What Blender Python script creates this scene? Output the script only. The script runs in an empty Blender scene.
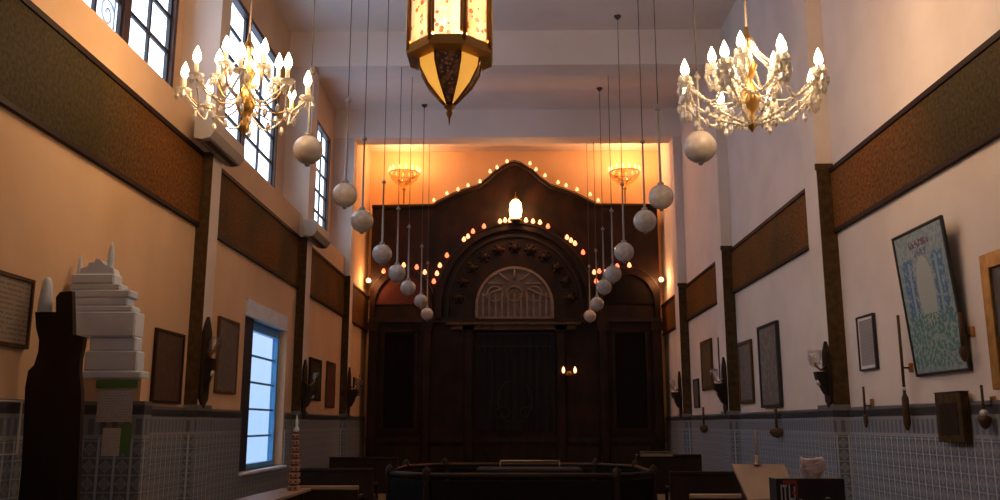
import bpy, math, random
from mathutils import Vector, Matrix
random.seed(7)
S = bpy.context.scene
C = S.collection
PI = math.pi
# ------------------------------------------------------------------ camera
F_PX = 885.0
TH = math.atan(174 / F_PX)
PSI = math.atan(15 * math.cos(TH) / F_PX)
EYE = Vector((0, 0, 1.5))
cam_d = bpy.data.cameras.new('camera'); cam = bpy.data.objects.new('camera', cam_d); C.objects.link(cam)
cam_d.sensor_width = 36; cam_d.lens = 36 * F_PX / 1000; cam_d.clip_start = 0.05; cam_d.clip_end = 200
cam.location = EYE; cam.rotation_euler = (PI / 2 + TH, 0, PSI)
S.camera = cam
FW = Vector((-math.sin(PSI) * math.cos(TH), math.cos(PSI) * math.cos(TH), math.sin(TH)))
RT = Vector((math.cos(PSI), math.sin(PSI), 0)); UP = RT.cross(FW)


def at(x, y, Y):
    """point of the plane at distance Y that the photo shows at (x, y) -> (X, Z)"""
    r = FW + RT * ((x - 500) / F_PX) + UP * ((250 - y) / F_PX)
    p = EYE + r * (Y / r.y)
    return p.x, p.z


# ------------------------------------------------------------------ view, world, daylight
S.view_settings.view_transform = 'Standard'; S.view_settings.look = 'None'
S.view_settings.exposure = 0.0; S.view_settings.gamma = 1.0; S.view_settings.use_curve_mapping = False
SKY = 4.5
w = bpy.data.worlds.new('overcast_sky'); S.world = w; w.use_nodes = True
nt = w.node_tree; nt.nodes.clear()
wo = nt.nodes.new('ShaderNodeOutputWorld'); bg = nt.nodes.new('ShaderNodeBackground')
tc = nt.nodes.new('ShaderNodeTexCoord'); sp = nt.nodes.new('ShaderNodeSeparateXYZ'); cr = nt.nodes.new('ShaderNodeValToRGB')
nt.links.new(tc.outputs['Generated'], sp.inputs[0]); nt.links.new(sp.outputs['Z'], cr.inputs[0])
nt.links.new(cr.outputs[0], bg.inputs[0]); nt.links.new(bg.outputs[0], wo.inputs[0])
cr.color_ramp.elements[0].position = 0.0; cr.color_ramp.elements[0].color = (.46, .65, .92, 1)
cr.color_ramp.elements[1].position = 0.35; cr.color_ramp.elements[1].color = (.84, .90, 1.0, 1)
bg.inputs[1].default_value = SKY


def lamp(name, loc, power, col, radius=.1, parent=None):
    l = bpy.data.lights.new(name, 'POINT'); l.energy = power; l.color = col; l.shadow_soft_size = radius
    o = bpy.data.objects.new(name, l); C.objects.link(o); o.location = loc
    if parent: o.parent = parent
    return o


# ------------------------------------------------------------------ materials
def mat(name, col, rough=.6, metal=0., emit=None, es=0., spec=None, trans=0.):
    m = bpy.data.materials.new(name); m.use_nodes = True
    b = m.node_tree.nodes['Principled BSDF']
    b.inputs['Base Color'].default_value = (*col, 1); b.inputs['Roughness'].default_value = rough
    b.inputs['Metallic'].default_value = metal
    if trans: b.inputs['Transmission Weight'].default_value = trans
    if spec is not None: b.inputs['Specular IOR Level'].default_value = spec
    if emit:
        b.inputs['Emission Color'].default_value = (*emit, 1); b.inputs['Emission Strength'].default_value = es
    return m


def nmat(name, c1, c2, scale=6., rough=.7, detail=4., stretch=(1, 1, 1), bump=0., lo=.35, hi=.65, metal=0., spec=.5):
    m = mat(name, c1, rough, metal, spec=spec); n = m.node_tree; b = n.nodes['Principled BSDF']
    t = n.nodes.new('ShaderNodeTexCoord'); mp = n.nodes.new('ShaderNodeMapping'); mp.inputs['Scale'].default_value = stretch
    no = n.nodes.new('ShaderNodeTexNoise'); no.inputs['Scale'].default_value = scale; no.inputs['Detail'].default_value = detail
    r = n.nodes.new('ShaderNodeValToRGB'); r.color_ramp.elements[0].color = (*c1, 1); r.color_ramp.elements[1].color = (*c2, 1)
    r.color_ramp.elements[0].position = lo; r.color_ramp.elements[1].position = hi
    n.links.new(t.outputs['Object'], mp.inputs[0]); n.links.new(mp.outputs[0], no.inputs['Vector'])
    n.links.new(no.outputs['Fac'], r.inputs[0]); n.links.new(r.outputs[0], b.inputs['Base Color'])
    if bump:
        bp = n.nodes.new('ShaderNodeBump'); bp.inputs['Strength'].default_value = bump; bp.inputs['Distance'].default_value = .01
        n.links.new(no.outputs['Fac'], bp.inputs['Height']); n.links.new(bp.outputs[0], b.inputs['Normal'])
    return m


M = {}
M['paint'] = nmat('cream_paint', (.64, .55, .49), (.72, .63, .57), 1.3, .75, 5, bump=.05)
M['ochre'] = nmat('ochre_cream_paint', (.64, .42, .25), (.72, .49, .31), 1.3, .75, 5, bump=.05)
M['ceil'] = nmat('ceiling_plaster', (.74, .63, .56), (.82, .71, .64), .8, .85, 4)
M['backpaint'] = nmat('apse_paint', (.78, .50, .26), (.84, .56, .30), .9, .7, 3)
M['white'] = nmat('white_plaster', (.60, .70, .86), (.70, .79, .93), 5, .6, 5, bump=.1)
M['floor'] = nmat('stone_floor', (.22, .19, .16), (.30, .26, .22), 3, .35)
M['wood'] = nmat('dark_wood', (.012, .006, .004), (.026, .012, .006), 5, .5, 6, (1, 1, .15), .2, spec=.25)
M['wood2'] = nmat('brown_wood', (.06, .032, .014), (.10, .052, .024), 5, .55, 6, (1, 1, .15), .2, spec=.25)
M['arkwood'] = nmat('carved_ark_wood', (.008, .004, .002), (.028, .010, .0045), 3.5, .5, 7, (1, 1, .6), .4, spec=.2)
M['arkdark'] = nmat('blackened_wood', (.003, .002, .0015), (.007, .004, .003), 6, .8, 4, spec=.15)
M['trimwood'] = mat('dark_red_wood_edge', (.020, .006, .004), .6, spec=.2)
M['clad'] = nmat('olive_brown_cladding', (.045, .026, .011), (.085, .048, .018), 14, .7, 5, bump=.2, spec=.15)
M['palewood'] = nmat('pale_tan_wood', (.30, .21, .15), (.38, .27, .19), 4, .45, 5, (1, .2, 1))
M['brass'] = mat('brass', (.62, .38, .12), .3, 1.)
M['oldbrass'] = nmat('aged_brass', (.30, .16, .05), (.45, .26, .08), 9, .35, 3, metal=1.)
M['goldframe'] = nmat('gilt_wood', (.45, .25, .07), (.62, .36, .11), 12, .35, 4, metal=.7, bump=.4)
M['iron'] = mat('black_iron', (.012, .012, .012), .5)
M['wire'] = mat('hanging_wire', (.06, .045, .04), .6)
M['tube'] = mat('grey_metal_tube', (.24, .22, .21), .45, .3)
M['opal'] = nmat('opal_glass', (.38, .345, .325), (.50, .46, .435), 12, .25, 3)
M['crystal'] = None
M['sleeve'] = mat('ivory_candle_sleeve', (.85, .74, .52), .4, emit=(1, .66, .3), es=.5)
M['bulb'] = mat('lit_bulb', (1, .9, .7), .4, emit=(1., .78, .46), es=16.)
M['bulbsoft'] = mat('small_lit_bulb', (1, .8, .5), .4, emit=(1., .33, .15), es=2.5)
M['bulbred'] = mat('small_red_bulb', (1, .3, .15), .4, emit=(1., .17, .07), es=2.4)
M['acwhite'] = mat('off_white_plastic', (.40, .36, .32), .45)
M['acdark'] = mat('dark_vent_slots', (.05, .04, .04), .6)
M['paper'] = nmat('white_paper', (.62, .59, .56), (.7, .67, .64), 20, .8)
M['greencard'] = mat('green_card', (.10, .22, .07), .8)
M['blueframe'] = mat('blue_window_paint', (.12, .42, .80), .4)
M['navy'] = mat('navy_edge', (.008, .012, .03), .5)
M['winframe'] = mat('brown_window_paint', (.06, .022, .014), .5)
M['muntin'] = mat('dark_glazing_bar', (.03, .028, .03), .5)
M['cloth'] = nmat('black_velvet', (.003, .002, .002), (.007, .005, .005), 30, .9)
M['redcloth'] = nmat('dark_red_velvet', (.05, .008, .008), (.08, .014, .012), 20, .9)
M['tissue'] = nmat('tissue_paper', (.72, .60, .55), (.82, .70, .64), 20, .9)
M['blackcard'] = mat('black_card', (.012, .010, .012), .4)
M['redink'] = mat('red_print', (.35, .03, .03), .5)
M['whiteink'] = mat('white_print', (.5, .5, .5), .5)
M['beige'] = mat('beige_cloth', (.22, .17, .11), .9)


def glass_mat(name, tint, gloss=.12):
    m = bpy.data.materials.new(name); m.use_nodes = True; n = m.node_tree; n.nodes.clear()
    o = n.nodes.new('ShaderNodeOutputMaterial'); mx = n.nodes.new('ShaderNodeMixShader')
    tr = n.nodes.new('ShaderNodeBsdfTransparent'); tr.inputs[0].default_value = (*tint, 1)
    gl = n.nodes.new('ShaderNodeBsdfGlossy'); gl.inputs['Roughness'].default_value = .05
    mx.inputs[0].default_value = gloss
    n.links.new(tr.outputs[0], mx.inputs[1]); n.links.new(gl.outputs[0], mx.inputs[2]); n.links.new(mx.outputs[0], o.inputs[0])
    return m


M['pane'] = glass_mat('window_glass', (.93, .96, 1.), .06)
M['bluepane'] = glass_mat('pale_blue_glass', (.48, .50, .53), .04)
M['cupglass'] = glass_mat('pale_cup_glass', (.9, .9, .9), .12)
M['bowlglass'] = glass_mat('clear_bowl_glass', (1., .9, .7), .35)


def crystal_mat():
    m = bpy.data.materials.new('crystal'); m.use_nodes = True; n = m.node_tree; n.nodes.clear()
    o = n.nodes.new('ShaderNodeOutputMaterial'); a = n.nodes.new('ShaderNodeMixShader'); b = n.nodes.new('ShaderNodeMixShader')
    tl = n.nodes.new('ShaderNodeBsdfTranslucent'); tl.inputs[0].default_value = (1, .97, .9, 1)
    df = n.nodes.new('ShaderNodeBsdfDiffuse'); df.inputs[0].default_value = (.95, .9, .82, 1)
    gl = n.nodes.new('ShaderNodeBsdfGlossy'); gl.inputs['Roughness'].default_value = .18
    a.inputs[0].default_value = .5; b.inputs[0].default_value = .35
    n.links.new(tl.outputs[0], a.inputs[1]); n.links.new(df.outputs[0], a.inputs[2]); n.links.new(a.outputs[0], b.inputs[1])
    n.links.new(gl.outputs[0], b.inputs[2]); n.links.new(b.outputs[0], o.inputs[0])
    return m


M['crystal'] = crystal_mat()


def math_node(n, op, a, b=None, c=None):
    k = n.nodes.new('ShaderNodeMath'); k.operation = op
    for i, v in enumerate((a, b, c)):
        if v is None: continue
        if isinstance(v, (int, float)): k.inputs[i].default_value = v
        else: n.links.new(v, k.inputs[i])
    return k.outputs[0]


def mixc(n, f, a, b):
    k = n.nodes.new('ShaderNodeMix'); k.data_type = 'RGBA'
    if isinstance(f, (int, float)): k.inputs[0].default_value = f
    else: n.links.new(f, k.inputs[0])
    for i, v in ((6, a), (7, b)):
        if isinstance(v, tuple): k.inputs[i].default_value = (*v, 1)
        else: n.links.new(v, k.inputs[i])
    return k.outputs[2]


def tile_mat():
    m = mat('zellige_tiles', (.3, .3, .3), .28); n = m.node_tree; b = n.nodes['Principled BSDF']
    g = n.nodes.new('ShaderNodeNewGeometry'); s = n.nodes.new('ShaderNodeSeparateXYZ'); n.links.new(g.outputs['Position'], s.inputs[0])
    u = math_node(n, 'ADD', s.outputs['X'], s.outputs['Y']); v = s.outputs['Z']
    P = .125
    fu = math_node(n, 'ABSOLUTE', math_node(n, 'SUBTRACT', math_node(n, 'FRACT', math_node(n, 'DIVIDE', u, P)), .5))
    fv = math_node(n, 'ABSOLUTE', math_node(n, 'SUBTRACT', math_node(n, 'FRACT', math_node(n, 'DIVIDE', v, P)), .5))
    line_u = math_node(n, 'GREATER_THAN', fu, .42)
    line_v = math_node(n, 'GREATER_THAN', fv, .46)
    dia = math_node(n, 'ADD', fu, fv)
    ring = math_node(n, 'LESS_THAN', math_node(n, 'ABSOLUTE', math_node(n, 'SUBTRACT', dia, .34)), .06)
    star = math_node(n, 'LESS_THAN', math_node(n, 'MULTIPLY', fu, fv), .012)
    c = mixc(n, star, (.13, .155, .20), (.24, .27, .31))
    c = mixc(n, ring, c, (.30, .31, .32))
    c = mixc(n, line_v, c, (.30, .34, .39))
    c = mixc(n, line_u, c, (.46, .51, .57))
    # border rows
    top = math_node(n, 'GREATER_THAN', v, 1.40)
    fu2 = math_node(n, 'ABSOLUTE', math_node(n, 'SUBTRACT', math_node(n, 'FRACT', math_node(n, 'DIVIDE', u, .09)), .5))
    chk = math_node(n, 'GREATER_THAN', fu2, .25)
    cb = mixc(n, chk, (.13, .14, .17), (.24, .27, .32))
    c = mixc(n, top, c, cb)
    for z0, z1, col in ((1.39, 1.42, (.33, .34, .35)), (1.54, 1.57, (.26, .27, .28)), (1.57, 1.64, (.045, .045, .055)), (1.64, 1.7, (.16, .16, .16)), (0, .2, (.06, .06, .07))):
        f = math_node(n, 'MULTIPLY', math_node(n, 'GREATER_THAN', v, z0), math_node(n, 'LESS_THAN', v, z1))
        c = mixc(n, f, c, col)
    n.links.new(c, b.inputs['Base Color'])
    return m


M['tile'] = tile_mat()


def band_mat(olive=False):  # olive: near lengths with shade and sheen painted in
    m = mat('woven_brown_frieze', (.1, .05, .02), .7, spec=.12); n = m.node_tree; b = n.nodes['Principled BSDF']
    t = n.nodes.new('ShaderNodeTexCoord')
    a = n.nodes.new('ShaderNodeTexNoise'); a.inputs['Scale'].default_value = .9; a.inputs['Detail'].default_value = 3
    d = n.nodes.new('ShaderNodeTexNoise'); d.inputs['Scale'].default_value = 30; d.inputs['Detail'].default_value = 8
    n.links.new(t.outputs['Object'], a.inputs['Vector']); n.links.new(t.outputs['Object'], d.inputs['Vector'])
    dm = n.nodes.new('ShaderNodeMapRange'); dm.inputs['From Min'].default_value = .28; dm.inputs['From Max'].default_value = .72
    n.links.new(d.outputs['Fac'], dm.inputs['Value'])
    c1 = mixc(n, dm.outputs[0], (.030, .018, .006), (.115, .058, .016))
    c2 = mixc(n, dm.outputs[0], (.065, .024, .005), (.25, .095, .018))
    f = n.nodes.new('ShaderNodeMapRange'); f.inputs['From Min'].default_value = .35; f.inputs['From Max'].default_value = .65
    n.links.new(a.outputs['Fac'], f.inputs['Value'])
    if olive:      # shade and sheen on the near lengths painted in, olive turning rust brown inward
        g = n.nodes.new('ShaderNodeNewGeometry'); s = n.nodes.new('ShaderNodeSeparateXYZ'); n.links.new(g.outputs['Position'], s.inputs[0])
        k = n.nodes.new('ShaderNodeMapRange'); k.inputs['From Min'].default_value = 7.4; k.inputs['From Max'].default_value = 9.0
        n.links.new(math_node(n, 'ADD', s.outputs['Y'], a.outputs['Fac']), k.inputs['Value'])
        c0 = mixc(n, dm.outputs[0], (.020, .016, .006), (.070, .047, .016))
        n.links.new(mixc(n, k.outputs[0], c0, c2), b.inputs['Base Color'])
    else: n.links.new(mixc(n, f.outputs[0], c1, c2), b.inputs['Base Color'])
    bp = n.nodes.new('ShaderNodeBump'); bp.inputs['Strength'].default_value = .35; bp.inputs['Distance'].default_value = .01
    n.links.new(d.outputs['Fac'], bp.inputs['Height']); n.links.new(bp.outputs[0], b.inputs['Normal'])
    return m


M['band'] = band_mat(); M['band_olive_shade'] = band_mat(True)


def art_mat(name, base, c2, c3, scale=9., seed=0., emit=0., thr=.28):
    """printed / painted sheet made of irregular blots of three colours"""
    m = mat(name, base, .5); n = m.node_tree; b = n.nodes['Principled BSDF']
    t = n.nodes.new('ShaderNodeTexCoord'); mp = n.nodes.new('ShaderNodeMapping'); mp.inputs['Location'].default_value = (seed, seed, seed)
    n.links.new(t.outputs['Object'], mp.inputs[0])
    a = n.nodes.new('ShaderNodeTexNoise'); a.inputs['Scale'].default_value = scale; a.inputs['Detail'].default_value = 5
    v = n.nodes.new('ShaderNodeTexVoronoi'); v.inputs['Scale'].default_value = scale * 1.6
    n.links.new(mp.outputs[0], a.inputs['Vector']); n.links.new(mp.outputs[0], v.inputs['Vector'])
    c = mixc(n, math_node(n, 'GREATER_THAN', a.outputs['Fac'], .52), base, c2)
    c = mixc(n, math_node(n, 'LESS_THAN', v.outputs['Distance'], thr), c, c3)
    n.links.new(c, b.inputs['Base Color'])
    if emit:
        n.links.new(c, b.inputs['Emission Color']); b.inputs['Emission Strength'].default_value = emit
    return m


def text_mat(name, bg_, ink, scale=40.):
    """rows of tiny illegible writing"""
    m = mat(name, bg_, .5); n = m.node_tree; b = n.nodes['Principled BSDF']
    t = n.nodes.new('ShaderNodeTexCoord'); s = n.nodes.new('ShaderNodeSeparateXYZ'); n.links.new(t.outputs['Object'], s.inputs[0])
    row = math_node(n, 'GREATER_THAN', math_node(n, 'FRACT', math_node(n, 'MULTIPLY', s.outputs['Z'], scale)), .5)
    a = n.nodes.new('ShaderNodeTexNoise'); a.inputs['Scale'].default_value = scale * 2.; n.links.new(t.outputs['Object'], a.inputs['Vector'])
    f = math_node(n, 'MULTIPLY', row, math_node(n, 'GREATER_THAN', a.outputs['Fac'], .47))
    n.links.new(mixc(n, f, bg_, ink), b.inputs['Base Color'])
    return m


def see_through(m, f):
    n = m.node_tree; b = n.nodes['Principled BSDF']; o = n.nodes['Material Output']
    t = n.nodes.new('ShaderNodeBsdfTransparent'); x = n.nodes.new('ShaderNodeMixShader'); x.inputs[0].default_value = f
    n.links.new(b.outputs[0], x.inputs[1]); n.links.new(t.outputs[0], x.inputs[2]); n.links.new(x.outputs[0], o.inputs['Surface'])
    return m


# ------------------------------------------------------------------ mesh builder
class MB:
    def __init__(s): s.v = []; s.f = []; s.sm = []

    def add(s, vs, fs, smooth=False):
        k = len(s.v); s.v += [tuple(p) for p in vs]; s.f += [tuple(i + k for i in f) for f in fs]; s.sm += [smooth] * len(fs)
        return s

    def box(s, x0, x1, y0, y1, z0, z1, bev=0.):
        x0, x1 = sorted((x0, x1)); y0, y1 = sorted((y0, y1)); z0, z1 = sorted((z0, z1))
        if bev <= 0:
            return s.add([(x, y, z) for z in (z0, z1) for y in (y0, y1) for x in (x0, x1)],
                         [(0, 2, 3, 1), (4, 5, 7, 6), (0, 1, 5, 4), (2, 6, 7, 3), (0, 4, 6, 2), (1, 3, 7, 5)])
        b = min(bev, (x1 - x0) * .45, (y1 - y0) * .45, (z1 - z0) * .45)
        prof = [(z0, b), (z0 + b, 0), (z1 - b, 0), (z1, b)]
        vs = []
        for z, q in prof:
            vs += [(x0 + q + b, y0 + q, z), (x1 - q - b, y0 + q, z), (x1 - q, y0 + q + b, z), (x1 - q, y1 - q - b, z),
                   (x1 - q - b, y1 - q, z), (x0 + q + b, y1 - q, z), (x0 + q, y1 - q - b, z), (x0 + q, y0 + q + b, z)] if False else \
                  [(x0 + max(q, b), y0 + q, z), (x1 - max(q, b), y0 + q, z), (x1 - q, y0 + max(q, b), z), (x1 - q, y1 - max(q, b), z),
                   (x1 - max(q, b), y1 - q, z), (x0 + max(q, b), y1 - q, z), (x0 + q, y1 - max(q, b), z), (x0 + q, y0 + max(q, b), z)]
        fs = [tuple(range(7, -1, -1)), tuple(range(24, 32))]
        for k in range(3):
            for i in range(8): fs.append((k * 8 + i, k * 8 + (i + 1) % 8, k * 8 + 8 + (i + 1) % 8, k * 8 + 8 + i))
        return s.add(vs, fs)

    def ring_sweep(s, pts, rads, n=8, cap=True, smooth=True):
        pts = [Vector(p) for p in pts]; vs = []; prev = None
        for i, p in enumerate(pts):
            a = pts[max(i - 1, 0)]; b = pts[min(i + 1, len(pts) - 1)]; d = (b - a).normalized()
            if prev is None:
                u = d.orthogonal().normalized()
            else:
                u = (prev - d * prev.dot(d)); u = u.normalized() if u.length > 1e-6 else d.orthogonal().normalized()
            prev = u; v = d.cross(u); r = rads[i] if isinstance(rads, (list, tuple)) else rads
            vs += [p + (u * math.cos(2 * PI * k / n) + v * math.sin(2 * PI * k / n)) * r for k in range(n)]
        fs = [(i * n + k, i * n + (k + 1) % n, (i + 1) * n + (k + 1) % n, (i + 1) * n + k) for i in range(len(pts) - 1) for k in range(n)]
        s.add(vs, fs, smooth)
        if cap:
            k = len(s.v) - len(vs)
            s.f += [tuple(k + i for i in range(n - 1, -1, -1)), tuple(len(s.v) - n + i for i in range(n))]; s.sm += [False, False]
        return s

    def tube(s, a, b, r, n=8, r2=None): return s.ring_sweep([a, b], [r, r if r2 is None else r2], n)

    def lathe(s, prof, c=(0, 0, 0), n=20, smooth=True, rot=0.):
        """prof: list of (radius, z); revolved about the vertical through c"""
        vs = []
        for r, z in prof:
            vs += [(c[0] + r * math.cos(2 * PI * k / n + rot), c[1] + r * math.sin(2 * PI * k / n + rot), c[2] + z) for k in range(n)]
        fs = [(i * n + k, i * n + (k + 1) % n, (i + 1) * n + (k + 1) % n, (i + 1) * n + k) for i in range(len(prof) - 1) for k in range(n)]
        s.add(vs, fs, smooth)
        k = len(s.v) - len(vs)
        if prof[0][0] > 1e-4: s.f.append(tuple(k + i for i in range(n - 1, -1, -1))); s.sm.append(False)
        if prof[-1][0] > 1e-4: s.f.append(tuple(len(s.v) - n + i for i in range(n))); s.sm.append(False)
        return s

    def ball(s, c, r, n=16, m=10, sz=1.):
        return s.lathe([(max(r * math.sin(PI * i / m), 1e-5), -r * sz * math.cos(PI * i / m)) for i in range(m + 1)], c, n)

    def prism(s, poly, y0, y1, axis='y'):
        """poly in (X,Z) pushed along Y, or in (Y,Z) pushed along X"""
        n = len(poly)
        f = (lambda p, d: (p[0], d, p[1])) if axis == 'y' else (lambda p, d: (d, p[0], p[1])) if axis == 'x' else (lambda p, d: (p[0], p[1], d))
        vs = [f(p, y0) for p in poly] + [f(p, y1) for p in poly]
        return s.add(vs, [tuple(range(n)), tuple(range(2 * n - 1, n - 1, -1))] + [(i, i + n, (i + 1) % n + n, (i + 1) % n) for i in range(n)])

    def build(s, name, m, parent=None, loc=None):
        me = bpy.data.meshes.new(name)
        vs = s.v
        if loc is not None: vs = [(p[0] - loc[0], p[1] - loc[1], p[2] - loc[2]) for p in vs]
        me.from_pydata(vs, [], s.f)
        for p, q in zip(me.polygons, s.sm): p.use_smooth = q
        me.materials.append(M[m] if isinstance(m, str) else m)
        me.validate(); me.update()
        import bmesh
        b = bmesh.new(); b.from_mesh(me); bmesh.ops.recalc_face_normals(b, faces=b.faces); b.to_mesh(me); b.free()
        o = bpy.data.objects.new(name, me); C.objects.link(o)
        if loc is not None: o.location = loc
        if parent: o.parent = parent
        return o


def tag(o, label=None, cat=None, group=None, kind=None):
    if label: o['label'] = label
    if cat: o['category'] = cat
    if group: o['group'] = group
    if kind: o['kind'] = kind
    return o


def thing(name, label, cat, loc, group=None, rz=0.):
    o = bpy.data.objects.new(name, None); C.objects.link(o); o.location = loc; o.rotation_euler = (0, 0, rz); o.empty_display_size = .1
    return tag(o, label, cat, group)


def children(o): return [c for c in C.objects if c.parent == o]


def copy_tree(o, parent=None):
    c = o.copy(); C.objects.link(c)
    if parent: c.parent = parent
    for ch in children(o): copy_tree(ch, c)
    return c


def struct(name, mb, m): return tag(mb.build(name, m), kind='structure')


# ------------------------------------------------------------------ room shell
XL, XR = -3.5, 3.5       # lower wall faces
XU = -3.8                # recessed upper left wall face
Y0, YB = -3.0, 20.8      # wall behind the camera, wall at the far end
H = 8.05
BEAM = 7.43
LEDGE = 4.88
PIL = [(.2, .6), (4.5, 4.95), (9.45, 9.87), (14.02, 14.5), (17.85, 18.3)]
struct('floor', MB().box(-4.2, 4, Y0 - .3, YB + .3, -.2, 0), 'floor')
struct('ceiling', MB().box(-4.2, 4, Y0 - .3, YB + .3, H, H + .2), 'ceil')
struct('wall_right', MB().box(XR, XR + .3, Y0 - .3, YB + .3, 0, H), 'paint')
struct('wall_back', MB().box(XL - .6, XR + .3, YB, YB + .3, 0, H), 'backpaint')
struct('wall_front', MB().box(XL - .6, XR + .3, Y0 - .3, Y0, 0, H), 'paint')
WIN = [(1.2, 4.0), (6.85, 9.2), (10.15, 13.45), (15.0, 17.4)]  # first opening is out of view, added to let in more daylight
WZ0, WZ1 = 5.05, 7.25
BW = (11.40, 13.55, .90, 2.90)      # blue window opening in the lower left wall
wl = MB()
wl.box(-4.1, XL, Y0 - .3, BW[0], 0, LEDGE); wl.box(-3.70, XL, BW[1], 16.5, 0, LEDGE - .35); wl.box(-3.9, XL, BW[1], 16.5, LEDGE - .35, LEDGE); wl.box(-4.1, XL, 16.5, YB + .3, 0, LEDGE)
wl.box(-3.70, XL, BW[0], BW[1], 0, BW[2]); wl.box(-3.9, XL, BW[0], BW[1], BW[3] + .22, LEDGE)
wl.box(-3.76, XL - .16, BW[0], BW[1], BW[3], BW[3] + .22)
ys = [Y0 - .3]
for a, b in WIN: ys += [a, b]
ys.append(YB + .3)
for i in range(0, len(ys), 2): wl.box(-3.9, XU, ys[i], ys[i + 1], LEDGE, H)
for a, b in WIN: wl.box(-3.9, XU, a, b, LEDGE, WZ0); wl.box(-3.9, XU, a, b, WZ1, H)
wl.box(-4.1, XL, 18.3, YB + .3, LEDGE, H)
struct('wall_left', wl, 'ochre')
tn = 0


def trim(mb, m):
    global tn
    tn += 1
    return struct('trim_%d' % tn, mb, m)


for a, b in PIL:       # pilasters, beams over them
    trim(MB().box(XL - .3, XL + .13, a, b - .10, 1.7, BEAM), 'paint')
    trim(MB().box(XR, XR - .17, a, b, 1.7, BEAM), 'paint')
    trim(MB().box(XL - .3, XR, a, b, BEAM, H), 'ceil')
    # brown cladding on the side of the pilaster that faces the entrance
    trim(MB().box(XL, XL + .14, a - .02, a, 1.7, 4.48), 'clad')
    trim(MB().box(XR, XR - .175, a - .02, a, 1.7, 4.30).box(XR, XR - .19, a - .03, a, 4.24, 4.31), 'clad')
    for X, sg, pd in ((XL, 1, .15), (XR, -1, .19)):
        trim(MB().box(X, X + sg * pd, a - .03, b + .02, 0, 1.70), 'tile')
ends = [Y0] + [q for p in PIL for q in p] + [YB]
for i in range(0, len(ends), 2):
    a, b = ends[i], ends[i + 1] - (.03 if i + 1 < len(ends) - 1 else 0)
    if i: a += .02
    ob = (a < BW[0] < b)
    # tile dado
    d = MB()
    if ob:
        d.box(XL, XL + .03, a, BW[0] - .02, 0, 1.67); d.box(XL, XL + .03, BW[1] + .06, b, 0, 1.67); d.box(XL, XL + .03, BW[0] - .02, BW[1] + .06, 0, BW[2] - .04)
    else: d.box(XL, XL + .03, a, b, 0, 1.67)
    trim(d, 'tile'); trim(MB().box(XR, XR - .03, a, b, 0, 1.67), 'tile')
    # brown frieze with dark red edges
    fm = 'band_olive_shade' if i in (2, 4) else 'band'
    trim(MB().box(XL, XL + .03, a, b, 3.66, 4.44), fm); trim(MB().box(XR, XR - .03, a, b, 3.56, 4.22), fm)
    trim(MB().box(XL, XL + .05, a, b, 4.42, 4.47).box(XL, XL + .045, a, b, 3.63, 3.67), 'trimwood')
    trim(MB().box(XR, XR - .05, a, b, 4.20, 4.25).box(XR, XR - .045, a, b, 3.53, 3.57), 'trimwood')
struct('baseboard_left', MB().box(XL + .03, XL + .045, Y0, YB, 0, .12), 'arkdark')
struct('baseboard_right', MB().box(XR - .03, XR - .045, Y0, YB, 0, .12), 'arkdark')

# tall upper windows
for i, (a, b) in enumerate(WIN):
    r = thing('window_%d' % (i + 1), None, None, (XU - .035, a, WZ0)); r['kind'] = 'structure'  # window_1 is the added opening, out of view, for more daylight
    x0, x1 = -.03, .03; L = b - a; h = WZ1 - WZ0; t = .07
    MB().box(x0, x1 + .03, 0, t, 0, h).box(x0, x1 + .03, L - t, L, 0, h).box(x0, x1 + .03, t, L - t, 0, t).box(x0, x1 + .03, t, L - t, h - t, h).build('window_frame', 'winframe', r)
    MB().box(x0, x1 + .02, L / 2 - .06, L / 2 + .06, t, h - t).build('mullion', 'winframe', r)
    for lo, hi in ((t, L / 2 - .06), (L / 2 + .06, L - t)):
        g = MB(); g.box(-.015, .015, (lo + hi) / 2 - .023, (lo + hi) / 2 + .023, t, h - t)
        for k in range(1, 5): z = t + (h - 2 * t) * k / 5; g.box(-.014, .014, lo, hi, z - .023, z + .023)
        g.box(-.02, .02, lo, lo + .035, t, h - t).box(-.02, .02, hi - .035, hi, t, h - t)
        s = g.build('sash', 'muntin', r)
        MB().box(-.004, .004, lo, hi, t, h - t).build('pane', 'pane', s)
    if i == 1:       # white scrolled ironwork over the leaf nearer the entrance
        g = MB()
        for k in range(5):
            for yy in (.35, .95): g.ring_sweep([(-.05, yy + (.03 + .13 * q / 12) * math.cos(q * .75) * (1 if yy < .5 else -1), .30 + k * .40 + (.03 + .13 * q / 12) * math.sin(q * .75)) for q in range(13)], .012, 5)
        for q in range(3): g.box(-.06, -.045, .22 + .43 * q, .245 + .43 * q, t, h - t)
        g.build('scroll_grille', 'white', r)
# low blue window
r = thing('window_5', None, None, (XL - .16, BW[0], BW[2])); r['kind'] = 'structure'
L = BW[1] - BW[0]; h = BW[3] - BW[2]
MB().box(-.03, .05, L - .10, L, 0, h).box(-.03, .05, .58, L - .1, 0, .07).box(-.03, .05, .58, L - .1, h - .13, h).build('window_frame', 'blueframe', r)
MB().box(-.03, .10, 0, .58, 0, h).build('frame_edge', 'navy', r)
g = MB()
for k in range(1, 5): z = .07 + (h - .17) * k / 5; g.box(-.015, .02, .58, L - .1, z - .014, z + .014)
g.build('sash', 'blueframe', r)
MB().box(-.004, .004, .55, L - .08, .05, h - .08).build('pane', 'bluepane', r)
MB().prism([(.05, h), (.16, h), (.16, h + .22), (.13, h + .22)], .1, L, axis='y').build('splayed_head', 'white', r)
MB().box(-.04, .24, -.03, L + .03, -.045, 0, .01).build('window_sill', 'white', r)

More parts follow.
